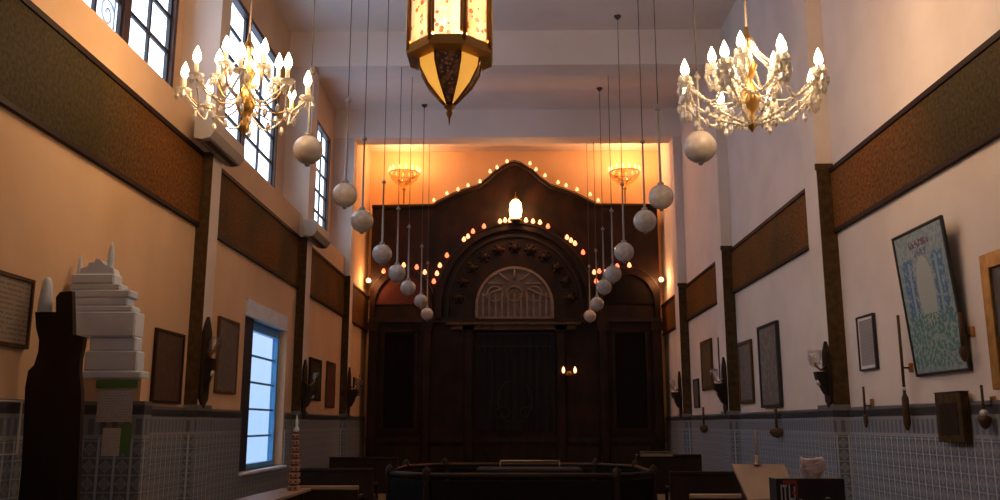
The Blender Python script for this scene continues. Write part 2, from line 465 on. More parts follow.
# ------------------------------------------------------------------ wooden ark wall at the far end
YA = 20.2
ark = thing('ark_facade', 'dark carved wooden ark wall with arches and curved gable filling the far end', 'ark', (0, YA, 0))
A = lambda x, y: at(x, y, YA)
half = [(0, 7.56), (.12, 7.53), (.42, 7.34), (.62, 7.15), (.84, 6.98), (1.15, 6.88), (1.42, 6.78), (1.65, 6.66), (1.90, 6.53), (3.34, 6.51)]
outline = [(-x, z) for x, z in reversed(half)] + half[1:] + [(3.34, 0), (-3.34, 0)]
MB().prism(outline, 0, .55).build('panelling', 'arkwood', ark)
g = MB()
edge = [(-x, z) for x, z in reversed(half)] + half[1:]
g.ring_sweep([(x, -.02, z) for x, z in edge], .05, 6).build('gable_moulding', 'arkwood', ark)
def arch(cx, z0, R, rz, a0=0, a1=PI, n=28): return [(cx + R * math.cos(PI - (a0 + (a1 - a0) * i / n)), z0 + rz * math.sin(a0 + (a1 - a0) * i / n)) for i in range(n + 1)]
def arch_band(cx, z0, R, rz, wd, y0, y1, n=28, leg=0.):
    o = arch(cx, z0, R, rz); i_ = arch(cx, z0, R - wd, rz - wd)
    if leg: o = [(cx - R, z0 - leg)] + o + [(cx + R, z0 - leg)]; i_ = [(cx - R + wd, z0 - leg)] + i_ + [(cx + R - wd, z0 - leg)]
    m = MB()
    for k in range(len(o) - 1): m.prism([o[k], o[k + 1], i_[k + 1], i_[k]], y0, y1)
    return m
arch_band(0, 4.1, 1.82, 1.98, .14, -.10, .0, leg=.28).build('arch_moulding', 'arkwood', ark)
arch_band(0, 4.1, 1.58, 1.74, .06, -.05, .0, leg=.28).build('arch_moulding', 'wood', ark)
# carved rosettes filling the arch
for k in range(11):
    a = PI * (k + .5) / 11; g = MB(); g.ball((-1.30 * math.cos(a), 0, 4.15 + 1.38 * math.sin(a)), .10, 10, 6)
    for q in range(6): g.ball((-1.30 * math.cos(a) + .10 * math.cos(q * PI / 3), 0, 4.15 + 1.38 * math.sin(a) + .10 * math.sin(q * PI / 3)), .05, 8, 5)
    g.build('carved_rosette', 'arkwood', ark)
# fanlight
tm = nmat('pale_tracery_wood', (.16, .105, .075), (.22, .15, .11), 8, .6, 4)
fan = MB().prism([(-.88, 3.84)] + arch(0, 4.15, .88, .90) + [(.88, 3.84)], -.06, .0).build('fanlight', nmat('grey_brown_fan_panel', (.08, .052, .036), (.13, .088, .062), 7, .6), ark)
g = arch_band(0, 4.15, .90, .92, .06, -.10, -.06, leg=.30)
g.prism([(-.88, 3.84), (.88, 3.84), (.88, 3.9), (-.88, 3.9)], -.10, -.06)
for x in [i * .145 for i in range(-5, 6)]:
    zt = 4.15 + .88 * math.sqrt(max(0, 1 - (x / .86) ** 2)) if abs(x) < .85 else 4.2
    g.box(x - .022, x + .022, -.09, -.06, 3.88, min(zt, 4.45))
for cx in (-.45, 0, .45): 
    b = arch_band(cx, 4.42, .2, .2, .03, -.095, -.06, n=14); g.add(b.v, b.f)
    b = arch_band(cx, 4.42, .2, -.14, .03, -.095, -.06, n=14); g.add(b.v, b.f)
for k in range(7):
    a = PI * (k + .5) / 7; g.ring_sweep([(-.3 * math.cos(a), -.08, 4.5 + .25 * math.sin(a)), (-.82 * math.cos(a), -.08, 4.15 + .85 * math.sin(a))], .02, 5)
g.build('tracery', tm, fan)
MB().box(-1.55, 1.5, -.22, 0, 3.70, 3.76, .01).box(-1.45, 1.4, -.16, 0, 3.60, 3.70).build('lintel', 'wood2', ark)
MB().box(-3.34, 3.34, -.10, 0, 3.78, 3.86).build('cornice', 'wood', ark)
# curtain over the niche, with embroidered lions-free scroll pattern
cur = MB(); n = 40; vs = []; fs = []
for i in range(n + 1):
    x = -.90 + 1.80 * i / n; y = -.05 - .02 * math.sin(i * 1.6)
    vs += [(x, y, 1.34), (x, y, 3.58)]
for i in range(n): fs.append((2 * i, 2 * i + 2, 2 * i + 3, 2 * i + 1))
cur.add(vs, fs, True)
cur.prism([(-.9, 1.34), (.9, 1.34), (.9, 3.58), (-.9, 3.58)], -.025, 0)
cu = cur.build('curtain', 'cloth', ark)
em = mat('dull_gold_embroidery', (.013, .008, .006), .8)
g = MB().box(-.88, .88, -.085, -.07, 3.22, 3.25).box(-.88, .88, -.085, -.07, 3.50, 3.53)
for k in range(12): g.tube((-.8 + k * .145, -.08, 3.22), (-.8 + k * .145, -.08, 3.12), .012, 5)
for sx in (-1, 1):
    g.ring_sweep([(sx * .5, -.08, 1.9 + .25 * k / 2) for k in range(9)], .014, 5)
    g.ring_sweep([(sx * (.08 + .3 * math.sin(PI * k / 12)), -.08, 2.0 - .45 * math.cos(PI * k / 12)) for k in range(13)], .014, 5)
    g.ring_sweep([(sx * (.28 + .16 * math.cos(k * .6)), -.08, 1.75 + .12 * math.sin(k * .6)) for k in range(11)], .012, 5)
g.build('embroidery', em, cu)
for sx in (-1, 1):
    p = MB().box(sx * 2.26, sx * 2.98, -.02, 0, 1.42, 3.52).build('side_panel', 'arkdark', ark)
    g = MB()
    for (x0, x1, z0, z1) in ((2.2, 2.28, 1.36, 3.6), (2.96, 3.04, 1.36, 3.6), (2.2, 3.04, 1.30, 1.38), (2.2, 3.04, 3.56, 3.64)): g.box(sx * x0, sx * x1, -.07, 0, z0, z1)
    g.build('panel_frame', 'arkwood', p)
    for x in (1.05, 2.0, 3.22):
        MB().box(sx * x - .09, sx * x + .09, -.12, 0, .25, 3.70, .015).box(sx * x - .12, sx * x + .12, -.15, 0, .0, .28).box(sx * x - .13, sx * x + .13, -.16, 0, 3.58, 3.78).build('pilaster', 'arkwood', ark)
    arch_band(sx * 2.60, 4.2, .70, .78, .10, -.09, 0, leg=.38).build('side_arch', 'arkwood', ark)
    MB().prism([(sx * 2.6 + x, z) for x, z in arch(0, 4.2, .60, .68)] , -.03, 0).build('side_tympanum', M['redcloth'] if sx < 0 else M['arkdark'], ark)
MB().box(-3.34, 3.34, -.14, 0, 0, .30).box(-3.34, 3.34, -.06, 0, 1.10, 1.20).build('plinth', 'wood', ark)
for x0 in (-3.0, -1.9, .98, 2.1):
    MB().box(x0, x0 + .9, -.04, 0, .40, 1.02, .02).build('base_panel', 'wood', ark)

# ------------------------------------------------------------------ strings of small bulbs
def bulb_string(label, path, bulbs, reds, y, sz=1.):
    t = thing('light_string', label, 'string lights', (path[0][0], y, path[0][1]), 'strings of small bulbs on the ark wall')
    L0 = t.location
    MB().ring_sweep([(x - L0.x, 0, z - L0.z) for x, z in path], .012, 5).build('cord', 'iron', t)
    base = None
    for i, (x, z) in enumerate(bulbs):
        m = 'bulbred' if i in reds else 'bulbsoft'
        MB().lathe([(.001, -.05 * sz), (.038 * sz, -.03 * sz), (.05 * sz, .0), (.034 * sz, .04 * sz), (.018 * sz, .07 * sz)], n=10).build('bulb', m, t).location = (x - L0.x, -.045, z - L0.z)
    return t


edgep = [(x, z + .05) for x, z in edge if abs(x) < 2.2]
pb = [(434, 202), (447, 195), (458, 191), (468, 187), (480, 183), (490, 173), (497, 169), (507, 163), (530, 165), (536, 171), (545, 177), (558, 184), (566, 187), (577, 191), (590, 196), (598, 202)]
bulb_string('yellow bulbs strung along the curved top edge of the wooden ark wall', edgep, [at(x, y - 1, 20.1) for x, y in pb], (), YA - .09, .8)
ab = [(434, 282), (437, 274), (440, 266), (447, 256), (464, 240), (468, 237), (473, 232), (484, 227), (500, 222), (505, 221), (510, 221), (526, 221), (533, 222), (540, 223), (548, 227), (567, 238), (571, 241), (575, 244), (583, 253)]
bulb_string('red and yellow bulbs strung round the large central arch of the ark wall', arch(0, 4.15, 1.83, 1.93)[2:-2], [at(x, y, 20.05) for x, y in ab], (0, 3, 6, 7, 14, 18), YA - .13)
lb = [(384, 272), (404, 266), (417, 268), (425, 273)]
bulb_string('short string of bulbs over the small left arch of the ark wall', arch(-2.6, 4.2, .76, .84)[3:-2], [at(x, y, 20.1) for x, y in lb], (0, 2), YA - .11)
rb = [(594, 273), (599, 272), (605, 273), (596, 282), (617, 267), (629, 266)]
bulb_string('short string of bulbs over the small right arch of the ark wall', arch(2.6, 4.2, .76, .84)[2:-3], [at(x, y, 20.1) for x, y in rb], (1, 3, 4), YA - .11)

for sx in (-1, 1):
    b = thing('glowing_bulb', 'bright orange bulb where the ark wall meets the %s wall' % ('left' if sx < 0 else 'right'), 'lamp', (sx * 3.36, YA - .06, 4.74), 'bulbs at the ends of the ark wall')
    MB().lathe([(.04, .0), (.05, .03), (.03, .05)], n=10).build('socket', 'iron', b).rotation_euler = (PI / 2, 0, 0)
    MB().ball((0, -.08, 0), .06, 12, 8).build('bulb', 'bulbsoft', b)
    lamp('bulb_light', (-sx * .1, -.25, 0), 22, (1., .42, .15), .08, b)
t = thing('glowing_lamp', 'large glowing yellow lamp fixed above the crown of the central ark arch', 'lamp', (.03, YA - .20, 6.12))
MB().lathe([(.10, -.02), (.14, 0), (.14, .03), (.06, .05)]).build('base', 'oldbrass', t)
MB().lathe([(.06, .04), (.13, .10), (.15, .25), (.13, .42), (.07, .50)]).build('lamp_shade', mat('glowing_shade', (1, .8, .5), .4, emit=(1, .62, .22), es=8.), t)
MB().lathe([(.09, .49), (.05, .56), (.012, .60), (.012, .68), (.001, .70)]).build('cap', 'oldbrass', t)
MB().box(-.03, .03, .05, .195, .0, .04).build('bracket', 'oldbrass', t)
lamp('lamp_light', (0, -.35, .3), 60, (1., .5, .2), .15, t)

t = thing('twin_sconce', 'small brass wall sconce with two lit bulbs right of the dark curtain', 'wall lamp', (1.22, YA - .05, 2.60))
MB().lathe([(.05, -.05), (.07, 0), (.05, .05)], (0, -.03, .02), 10).build('backplate', 'oldbrass', t)
for sx in (-1, 1):
    a = MB().ring_sweep([(0, -.05, .02), (sx * .06, -.12, -.02), (sx * .13, -.14, .03)], .012, 6).build('arm', 'oldbrass', t)
    MB().lathe([(.02, .02), (.036, .07), (.03, .12), (.003, .17)], (sx * .13, -.14, 0), 10).build('bulb', mat('dim_bulb', (1, .6, .4), .4, emit=(1, .42, .2), es=3.5), a)

for sx, nm in ((-1, 'left'), (1, 'right')):
    t = thing('candelabra', 'tall lit candelabrum with glass bowl standing on the %s shoulder of the ark wall' % nm, 'candelabra', (sx * 2.62, YA - .0 + .12, 6.51), 'candelabra on the ark wall shoulders')
    MB().lathe([(.14, 0), (.14, .03), (.05, .06), (.02, .1), (.02, .42), (.05, .46), (.02, .5), (.02, .58)], n=14).build('stem', 'oldbrass', t)
    MB().lathe([(.02, .52), (.16, .58), (.30, .70), (.36, .82), (.37, .84), (.35, .82), (.29, .71), (.15, .60), (.02, .55)], n=24).build('glass_bowl', 'bowlglass', t)
    rg = MB()
    rg.ring_sweep([(.36 * math.cos(2 * PI * k / 24), .36 * math.sin(2 * PI * k / 24), .85) for k in range(25)], .015, 5).build('ring', 'oldbrass', t)
    for k in range(14):
        a = 2 * PI * k / 14
        c = MB().lathe([(.016, .85), (.016, .885)], (.36 * math.cos(a), .36 * math.sin(a), 0), 8).build('candle', 'sleeve', t)
        MB().lathe([(.012, .885), (.030, .92), (.022, .95), (.002, .985)], (.36 * math.cos(a), .36 * math.sin(a), 0), 8).build('bulb', 'bulbsoft', c)
    lamp('candelabra_light', (0, -.30, .98), 75, (1., .47, .19), .25, t)

# ------------------------------------------------------------------ hanging opal globes
def globe(label, X, Y, Z, r, tl, group):
    t = thing('globe_pendant', label, 'pendant lamp', (X, Y, Z), group)
    MB().ball((0, 0, 0), r, 24, 14).build('globe', 'opal', t)
    g = MB().lathe([(.035, r - .015), (.04, r + .02), (.015, r + .04), (.012, r + tl), (.03, r + tl + .01), (.035, r + tl + .03), (.012, r + tl + .06), (.004, r + tl + .09)], n=12)
    g.build('tube', 'tube', t)
    MB().lathe([(.02, -r - .02), (.03, -r + .004), (.02, -r + .02)], n=10).build('finial', 'tube', t)
    MB().tube((0, 0, r + tl + .05), (0, 0, H - Z - .04), .006, 6).build('wire', 'wire', t)
    MB().lathe([(.01, -.07), (.05, -.03), (.06, 0)], (0, 0, H - Z), 12).build('ceiling_rose', 'wire', t)
    return t


order = ['nearest', 'second', 'third', 'fourth', 'fifth', 'sixth', 'seventh', 'farthest']
GR = [(700, 147, 7.79, .15, .50), (661, 197, 9.97, .145, .9), (645, 221, 11.26, .15, .9), (624, 252, 13.5, .155, .9), (613, 274, 15.1, .15, .95), (604, 287, 16.67, .15, .95), (597, 304, 18.17, .145, .95), (590, 316, 19.6, .14, .95)]
GL = [(308, 150, 7.8, .135, .60), (345, 195, 9.6, .14, .95), (362, 221, 10.73, .143, .9), (382, 254, 12.44, .143, .9), (397, 273, 14.08, .142, .9), (408, 288, 15.59, .14, .95), (421, 301, 17.55, .14, .95), (427, 314, 19.0, .138, .95)]
for nm, lst in (('right', GR), ('left', GL)):
    for o_, (x, y, Y, r, tl) in zip(order, lst):
        X, Z = at(x, y, Y)
        where = {'nearest': 'below the crystal chandelier', 'farthest': 'hanging closest to the ark wall'}.get(o_, 'hanging on a long tube and wire')
        globe('%s opal glass globe in the %s-hand row, %s' % (o_, nm, where), X, Y, Z, r, tl, 'opal globes in the %s-hand row' % nm)

# ------------------------------------------------------------------ crystal chandeliers
crys = None
def chandelier(label, X, Y, Z, R, n1, n2, power, rich, group):
    """Z = height of the arm ring"""
    t = thing('crystal_chandelier', label, 'chandelier', (X, Y, Z), group)
    MB().lathe([(.004, -.34), (.03, -.30), (.045, -.24), (.02, -.2), (.06, -.13), (.09, -.05), (.05, .02), (.025, .1), (.05, .16), (.07, .22), (.03, .28), (.02, .40), (.045, .45), (.02, .50), (.012, .56)], n=14).build('stem', 'brass', t)
    MB().tube((0, 0, .55), (0, 0, H - Z - .04), .009, 6).build('wire', 'wire', t)
    MB().lathe([(.012, -.10), (.07, -.04), (.08, 0)], (0, 0, H - Z), 14).build('ceiling_rose', 'oldbrass', t)
    drop = MB().lathe([(.001, -.065), (.021, -.028), (.015, .012), (.001, .022)], n=6, smooth=False)
    bead = MB().ball((0, 0, 0), .017, 6, 4)
    first = None
    specs = [(R, 0., .02, 2 * PI * k / n1 + .2) for k in range(n1)] + [(R * .52, .11, .08, 2 * PI * k / n2 + .5) for k in range(n2)]
    sl = MB().lathe([(.018, 0), (.018, .075 if rich else .11)], n=8); sh = .075 if rich else .11
    bm = MB().lathe([(.014, sh), (.036, sh + .04), (.030, sh + .08), (.003, sh + .145)], n=8)
    bo = MB().lathe([(.01, -.02), (.05, -.005), (.065, .012), (.05, .004), (.012, .002)], n=12)
    proto = {}; arms = []
    def inst(key, mb, m, parent, loc):
        if key not in proto: proto[key] = mb.build(key, m, parent)
        else:
            c = proto[key].copy(); C.objects.link(c); c.parent = parent; proto_c = c
            c.location = loc; return c
        proto[key].location = loc; return proto[key]
    for (r, dz, rise, a) in specs:
        ca, sa = math.cos(a), math.sin(a)
        pts = [(r * q * ca, r * q * sa, dz + zz) for q, zz in ((.06, .0), (.25, -.10), (.5, -.13), (.78, -.09), (.95, -.01), (1., rise))]
        arm = MB().ring_sweep(pts, .007, 6).build('arm', 'crystal' if rich else 'brass', t)
        ex, ey, ez = pts[-1]; arms.append(arm)
        inst('drip_pan', bo, 'crystal', arm, (ex, ey, ez)); inst('candle_sleeve', sl, 'sleeve', arm, (ex, ey, ez)); inst('bulb', bm, 'bulb', arm, (ex, ey, ez))
        for k in range(5 if rich else 3):
            b = a + 2 * PI * k / 5 + .4
            inst('crystal_drop', drop, 'crystal', arm, (ex + .055 * math.cos(b), ey + .055 * math.sin(b), ez - .03))
        if rich:
            for k in range(4):
                b = a + 2 * PI * k / 4
                inst('crystal_drop', drop, 'crystal', arm, (ex + .04 * math.cos(b), ey + .04 * math.sin(b), ez + .055))
                inst('crystal_drop', drop, 'crystal', arm, (ex + .03 * math.cos(b + .7), ey + .03 * math.sin(b + .7), ez - .10))
        if r == R:
            for q in ((.3, .5, .68, .85) if rich else (.5, .8)):
                inst('crystal_drop', drop, 'crystal', arm, (r * q * ca, r * q * sa, dz - .17))
    # bead garlands: swags between the arms and strands falling from the crown
    def strand(path, br, parent):
        P = []; Rr = []
        for k in range(len(path) - 1):
            p, q = Vector(path[k]), Vector(path[k + 1]); m = max(1, round((q - p).length / (br * 2.3)))
            for j in range(m):
                for f, rr in ((0., .004), (.28, br), (.72, br)): P.append(p.lerp(q, (j + f) / m)); Rr.append(rr)
        P.append(Vector(path[-1])); Rr.append(.004)
        return MB().ring_sweep(P, Rr, 5).build('bead_strand', 'crystal', parent)
    br = .015 if rich else .011
    for k in range(n1):
        a0 = 2 * PI * k / n1 + .2; a1 = 2 * PI * (k + 1) / n1 + .2; ar = arms[k]
        strand([((R * (.98 - .22 * math.sin(PI * f))) * math.cos(a0 + (a1 - a0) * f), (R * (.98 - .22 * math.sin(PI * f))) * math.sin(a0 + (a1 - a0) * f), .0 - .17 * math.sin(PI * f)) for f in [j / 6 for j in range(7)]], br, ar)
        strand([((R * .52 * (1 - f) + .03) * math.cos(a0), (R * .52 * (1 - f) + .03) * math.sin(a0), .46 - .36 * (1 - f) ** .6) for f in [j / 5 for j in range(6)]], br * .8, ar)
        if rich:
            strand([((R * .9 * (1 - f) + .03) * math.cos(a0), (R * .9 * (1 - f) + .03) * math.sin(a0), .02 - .12 * math.sin(PI * f) - .30 * f * f) for f in [j / 5 for j in range(6)]], br, ar)
    lamp('chandelier_light', (0, 0, .42), power, (1., .60, .30), .3, t)
    return t


CHL, CHR = 90, 110
X, Z = at(750, 92, 6.8)
chandelier('wide crystal chandelier thick with glass drops hanging right of the lantern', X, 6.8, Z, .55, 8, 5, CHR, True, 'crystal chandeliers')
X, Z = at(246, 97, 7.0)
chandelier('brass-armed crystal chandelier hanging in front of the tall left window', X, 7.0, Z, .50, 8, 5, CHL, False, 'crystal chandeliers')

# ------------------------------------------------------------------ pierced brass lantern
LY = 4.5
X, Zt = at(450, 57, LY)         # Zt = height of the flange under the body
lantern_gold = mat('gold_lacquered_metal', (.58, .30, .06), .35, .35)
lan = thing('brass_lantern', 'large eight-sided brass lantern with red-patterned glowing panes hanging nearest the camera', 'lantern', (X, LY, Zt))
R8 = .235; rot = PI / 8
def ngon(r, k): a = rot + 2 * PI * k / 8; return (r * math.cos(a), r * math.sin(a))
HB = .52
lat = see_through(art_mat('lit_patterned_glass', (1., .76, .44), (1., .62, .28), (.62, .06, .03), 15, 3., emit=.42, thr=.36), .12)
latf = see_through(art_mat('lit_white_patterned_glass', (1., .90, .66), (1., .82, .52), (.65, .10, .05), 16, 1., emit=.65, thr=.34), .12)
goldlit = see_through(mat('lit_amber_glass', (.9, .5, .1), .3, emit=(1., .46, .07), es=.8), .12)
filig = art_mat('pierced_dark_metal', (.05, .02, .01), (.14, .05, .02), (.30, .10, .05), 30, 2., emit=.25)
for k in range(8):
    a = ngon(R8, k); b = ngon(R8, k + 1)
    A_ = Vector((*a, 0)); B_ = Vector((*b, 0)); d = (B_ - A_)
    mid = (k + .5) * 2 * PI / 8 + rot
    front = abs(math.sin(mid) + 1) < .1
    p, q = A_ + d * .13, A_ + d * .87
    nrm = Vector((math.cos(mid), math.sin(mid), 0))
    def quad(p0, p1, z0, z1, th):
        return MB().add([tuple(v + Vector((0, 0, z)) - nrm * o) for o in (0, th) for z in (z0, z1) for v in (p0, p1)],
                        [(0, 1, 3, 2), (4, 6, 7, 5), (0, 4, 5, 1), (2, 3, 7, 6), (0, 2, 6, 4), (1, 5, 7, 3)])
    quad(p, q, .035, HB - .04, .006).build('glass_panel', latf if front else lat, lan)
    fr = quad(A_, B_, .0, .035, .02); f2 = quad(A_, B_, HB - .04, HB, .02); fr.add(f2.v, f2.f)
    f2 = quad(A_, A_ + d * .13, .05, HB - .04, .02); fr.add(f2.v, f2.f); f2 = quad(q, B_, .05, HB - .04, .02); fr.add(f2.v, f2.f)
    fr.tube(A_, A_ + Vector((0, 0, HB)), .012, 6)
    fr.build('panel_frame', lantern_gold, lan)
# underside flange and tapering bowl
prof = [(R8 + .008, .0), (R8 + .008, -.02), (R8 - .055, -.035)]
MB().lathe(prof, n=8, smooth=False, rot=rot).build('flange', lantern_gold, lan)
bp = [(R8 - .062, -.035), (R8 - .068, -.08), (R8 - .115, -.165), (.055, -.24), (.022, -.275)]
for k in range(8):
    mid = (k + .5) * 2 * PI / 8 + rot
    vs = []
    for r_, z in bp: vs += [(*ngon(r_, k), z), (*ngon(r_, k + 1), z)]
    MB().add(vs, [(2 * i, 2 * i + 1, 2 * i + 3, 2 * i + 2) for i in range(len(bp) - 1)]).build('bowl_panel', filig if k % 2 == (1 if True else 0) else goldlit, lan)
    MB().ring_sweep([(*ngon(r_ + .003, k), z) for r_, z in bp], .007, 5).build('rib', 'oldbrass', lan)
MB().lathe([(.025, -.265), (.03, -.29), (.012, -.305), (.02, -.32), (.006, -.35), (.001, -.39)], n=12).build('finial', 'oldbrass', lan)
MB().lathe([(R8 + .03, HB), (R8 + .03, HB + .02), (R8 - .04, HB + .07), (R8 - .10, HB + .18), (.05, HB + .26), (.03, HB + .33), (.02, HB + .36)], n=8, smooth=False, rot=rot).build('domed_top', 'oldbrass', lan)
g = MB()
z = HB + .36
while z < H - Zt - .02: g.ring_sweep([(.0 + .012 * math.cos(q), (.012 if int(z * 50) % 2 else 0) * math.cos(q), z + .02 + .022 * math.sin(q)) for q in [2 * PI * i / 8 for i in range(9)]], .003, 4, cap=False); z += .036
g.tube((0, 0, HB + .34), (0, 0, H - Zt), .004, 5)
g.build('chain', 'oldbrass', lan)
lamp('lantern_light', (0, 0, .25), 260, (1., .68, .40), .1, lan)

# ------------------------------------------------------------------ air conditioners over the left frieze
for Y, lab in ((8.85, 'long air conditioner above the brown frieze by the nearer left pilaster'), (13.75, 'smaller-looking air conditioner on the left wall beside the farther tall window')):
    t = thing('air_conditioner', lab, 'air conditioner', (XL + .13, Y, 4.44), 'air conditioners on the left wall')
    L = 1.05
    prof = [(0, .02), (0, .28), (.16, .28), (.21, .24), (.22, .10), (.17, .02), (.08, 0)]
    MB().add([(x, 0, z) for x, z in prof] + [(x, L, z) for x, z in prof], [tuple(range(7)), tuple(range(13, 6, -1))] + [(i, i + 7, (i + 1) % 7 + 7, (i + 1) % 7) for i in range(7)]).build('casing', 'acwhite', t)
    MB().box(.09, .165, .06, L - .06, -.006, .008).build('vent_flap', 'acdark', t)
    MB().box(-.125, 0, .62, .73, .05, .25).build('mounting_plate', 'acdark', t)

# ------------------------------------------------------------------ framed pictures
def framed(side, y0, y1, z0, z1, fm, fw, art, label, group=None, lean=0., depth=.035, mount=None, mm=0., nm='framed_picture', cat='picture'):
    sg = 1 if side == 'L' else -1
    X = XL if side == 'L' else XR
    t = thing(nm, label, cat, (X + sg * .004, (y0 + y1) / 2, z0), group)
    if side == 'R': t.rotation_euler = (0, -lean, PI) if False else (0, 0, PI)
    W = (y1 - y0) / 2; h = z1 - z0
    # local x = out of wall
    def P(mb): 
        mb.v = [(x + lean * (z / h), y, z) for x, y, z in mb.v]; return mb
    P(MB().box(0, depth, -W, -W + fw, 0, h, .004).box(0, depth, W - fw, W, 0, h, .004).box(0, depth, -W + fw, W - fw, 0, fw, .004).box(0, depth, -W + fw, W - fw, h - fw, h, .004)).build('frame', fm, t)
    if mount:
        P(MB().box(.002, depth * .55, -W + fw, W - fw, fw, h - fw)).build('mount', mount, t)
        P(MB().box(.003, depth * .6, -W + fw + mm, W - fw - mm, fw + mm, h - fw - mm)).build('picture', art, t)
    else:
        P(MB().box(.002, depth * .6, -W + fw, W - fw, fw, h - fw)).build('picture', art, t)
    if lean:
        MB().tube((lean * .9, 0, h * .95), (0.001, 0, h * 1.05), .003, 4).build('hanging_cord', 'wire', t)
    return t


framed('L', 5.25, 6.27, 2.02, 2.52, 'wood2', .03, text_mat('written_sheet', (.32, .26, .20), (.18, .14, .10), 30), 'wide framed document at the left edge beside the white pinnacle')
framed('L', 8.52, 9.26, 1.70, 2.42, 'wood', .03, art_mat('brown_print', (.055, .025, .014), (.085, .04, .022), (.05, .02, .01), 12, 4), 'dark brown framed print left of the nearer left pilaster')
framed('L', 10.32, 11.08, 1.86, 2.75, 'wood2', .035, art_mat('grey_print', (.11, .085, .075), (.14, .11, .095), (.09, .07, .06), 14, 5), 'tall grey-brown framed print between the left pilaster and blue window')
framed('L', 15.05, 15.95, 1.90, 2.62, 'wood', .04, art_mat('dark_olive_print', (.05, .035, .02), (.035, .025, .015), (.07, .05, .03), 10, 6), 'dark framed print past the blue window, nearer of a pair')
framed('L', 16.45, 17.2, 1.80, 2.65, 'wood2', .04, art_mat('reddish_print', (.12, .04, .025), (.16, .06, .04), (.09, .03, .02), 10, 7), 'reddish framed print past the blue window, farther of a pair')

# large blue and green poster
def big_art():
    m = mat('blue_green_poster', (.3, .4, .4), .5); n = m.node_tree; b = n.nodes['Principled BSDF']
    t = n.nodes.new('ShaderNodeTexCoord'); s = n.nodes.new('ShaderNodeSeparateXYZ'); n.links.new(t.outputs['Object'], s.inputs[0])
    Yv, Zv = s.outputs['Y'], s.outputs['Z']
    a = n.nodes.new('ShaderNodeTexNoise'); a.inputs['Scale'].default_value = 30; a.inputs['Detail'].default_value = 6; n.links.new(t.outputs['Object'], a.inputs['Vector'])
    nz = a.outputs['Fac']
    ay = math_node(n, 'ABSOLUTE', Yv)
    c = mixc(n, math_node(n, 'GREATER_THAN', nz, .5), (.27, .33, .33), (.17, .25, .28))
    def rng(v, lo, hi): return math_node(n, 'MULTIPLY', math_node(n, 'GREATER_THAN', v, lo), math_node(n, 'LESS_THAN', v, hi))
    noisy = math_node(n, 'GREATER_THAN', nz, .44)
    # blue columns either side, pale arch opening in the middle, green foliage below
    c = mixc(n, math_node(n, 'MULTIPLY', math_node(n, 'MULTIPLY', rng(ay, .17, .36), rng(Zv, .40, .98)), noisy), c, (.05, .15, .29))
    c = mixc(n, math_node(n, 'MULTIPLY', rng(ay, .22, .26), rng(Zv, .2, .95)), c, (.24, .32, .36))
    c = mixc(n, math_node(n, 'LESS_THAN', math_node(n, 'ADD', math_node(n, 'POWER', math_node(n, 'DIVIDE', ay, .15), 2.), math_node(n, 'POWER', math_node(n, 'ABSOLUTE', math_node(n, 'DIVIDE', math_node(n, 'SUBTRACT', Zv, .70), .28)), 2.)), 1.), c, (.34, .38, .36))
    c = mixc(n, math_node(n, 'MULTIPLY', rng(Zv, .06, .50), math_node(n, 'GREATER_THAN', nz, .50)), c, (.06, .20, .18))
    c = mixc(n, math_node(n, 'MULTIPLY', math_node(n, 'MULTIPLY', math_node(n, 'LESS_THAN', ay, .18), rng(Zv, 1.06, 1.12)), noisy), c, (.10, .06, .08))
    c = mixc(n, math_node(n, 'MULTIPLY', math_node(n, 'MULTIPLY', math_node(n, 'LESS_THAN', ay, .12), rng(Zv, .98, 1.04)), noisy), c, (.10, .12, .22))
    n.links.new(c, b.inputs['Base Color'])
    return m


framed('R', 6.86, 7.78, 1.90, 3.12, 'iron', .022, big_art(), 'large blue-green illustrated poster in a thin black frame leaning off the right wall', lean=.11, depth=.03)
framed('R', 5.50, 6.50, 1.74, 2.72, 'goldframe', .11, art_mat('dark_painting', (.05, .045, .04), (.08, .07, .06), (.03, .03, .035), 8, 9), 'heavy gold-framed dark picture at the right edge', depth=.06)
framed('R', 8.60, 9.02, 2.02, 2.56, 'iron', .016, text_mat('pale_certificate', (.30, .28, .28), (.18, .17, .17), 45), 'small pale certificate in a dark frame between near pilaster and poster', mount='paper', mm=.03)
framed('R', 11.74, 12.66, 1.72, 2.85, 'iron', .04, art_mat('mottled_grey_print', (.15, .13, .115), (.21, .19, .17), (.10, .085, .075), 12, 11), 'tall dark mottled print beyond the near right pilaster', depth=.05)
framed('R', 13.10, 13.88, 1.80, 2.73, 'wood2', .05, art_mat('faded_grey_print', (.17, .15, .14), (.13, .115, .11), (.20, .18, .17), 12, 12), 'faded grey print just before the middle right pilaster')
framed('R', 15.75, 16.65, 2.10, 3.00, 'wood2', .07, art_mat('olive_print', (.12, .085, .035), (.09, .06, .03), (.16, .11, .05), 9, 13), 'brown and olive framed print beyond the middle right pilaster')
framed('R', 14.85, 15.2, 2.25, 2.95, 'iron', .03, text_mat('grey_notice', (.2, .19, .18), (.1, .1, .1), 40), 'narrow grey notice hidden partly behind the middle right pilaster')
framed('R', 17.0, 17.45, 1.80, 2.35, 'iron', .03, text_mat('small_notice', (.14, .12, .11), (.08, .07, .07), 40), 'small dark notice low on the right wall before the far pilaster')
framed('L', 5.7, 6.26, 1.29, 1.66, 'paper', .012, text_mat('pinned_page', (.50, .44, .40), (.32, .27, .24), 60), 'pale page of writing pinned on the tiles at the left edge', depth=.036, nm='wall_notice', cat='notice')

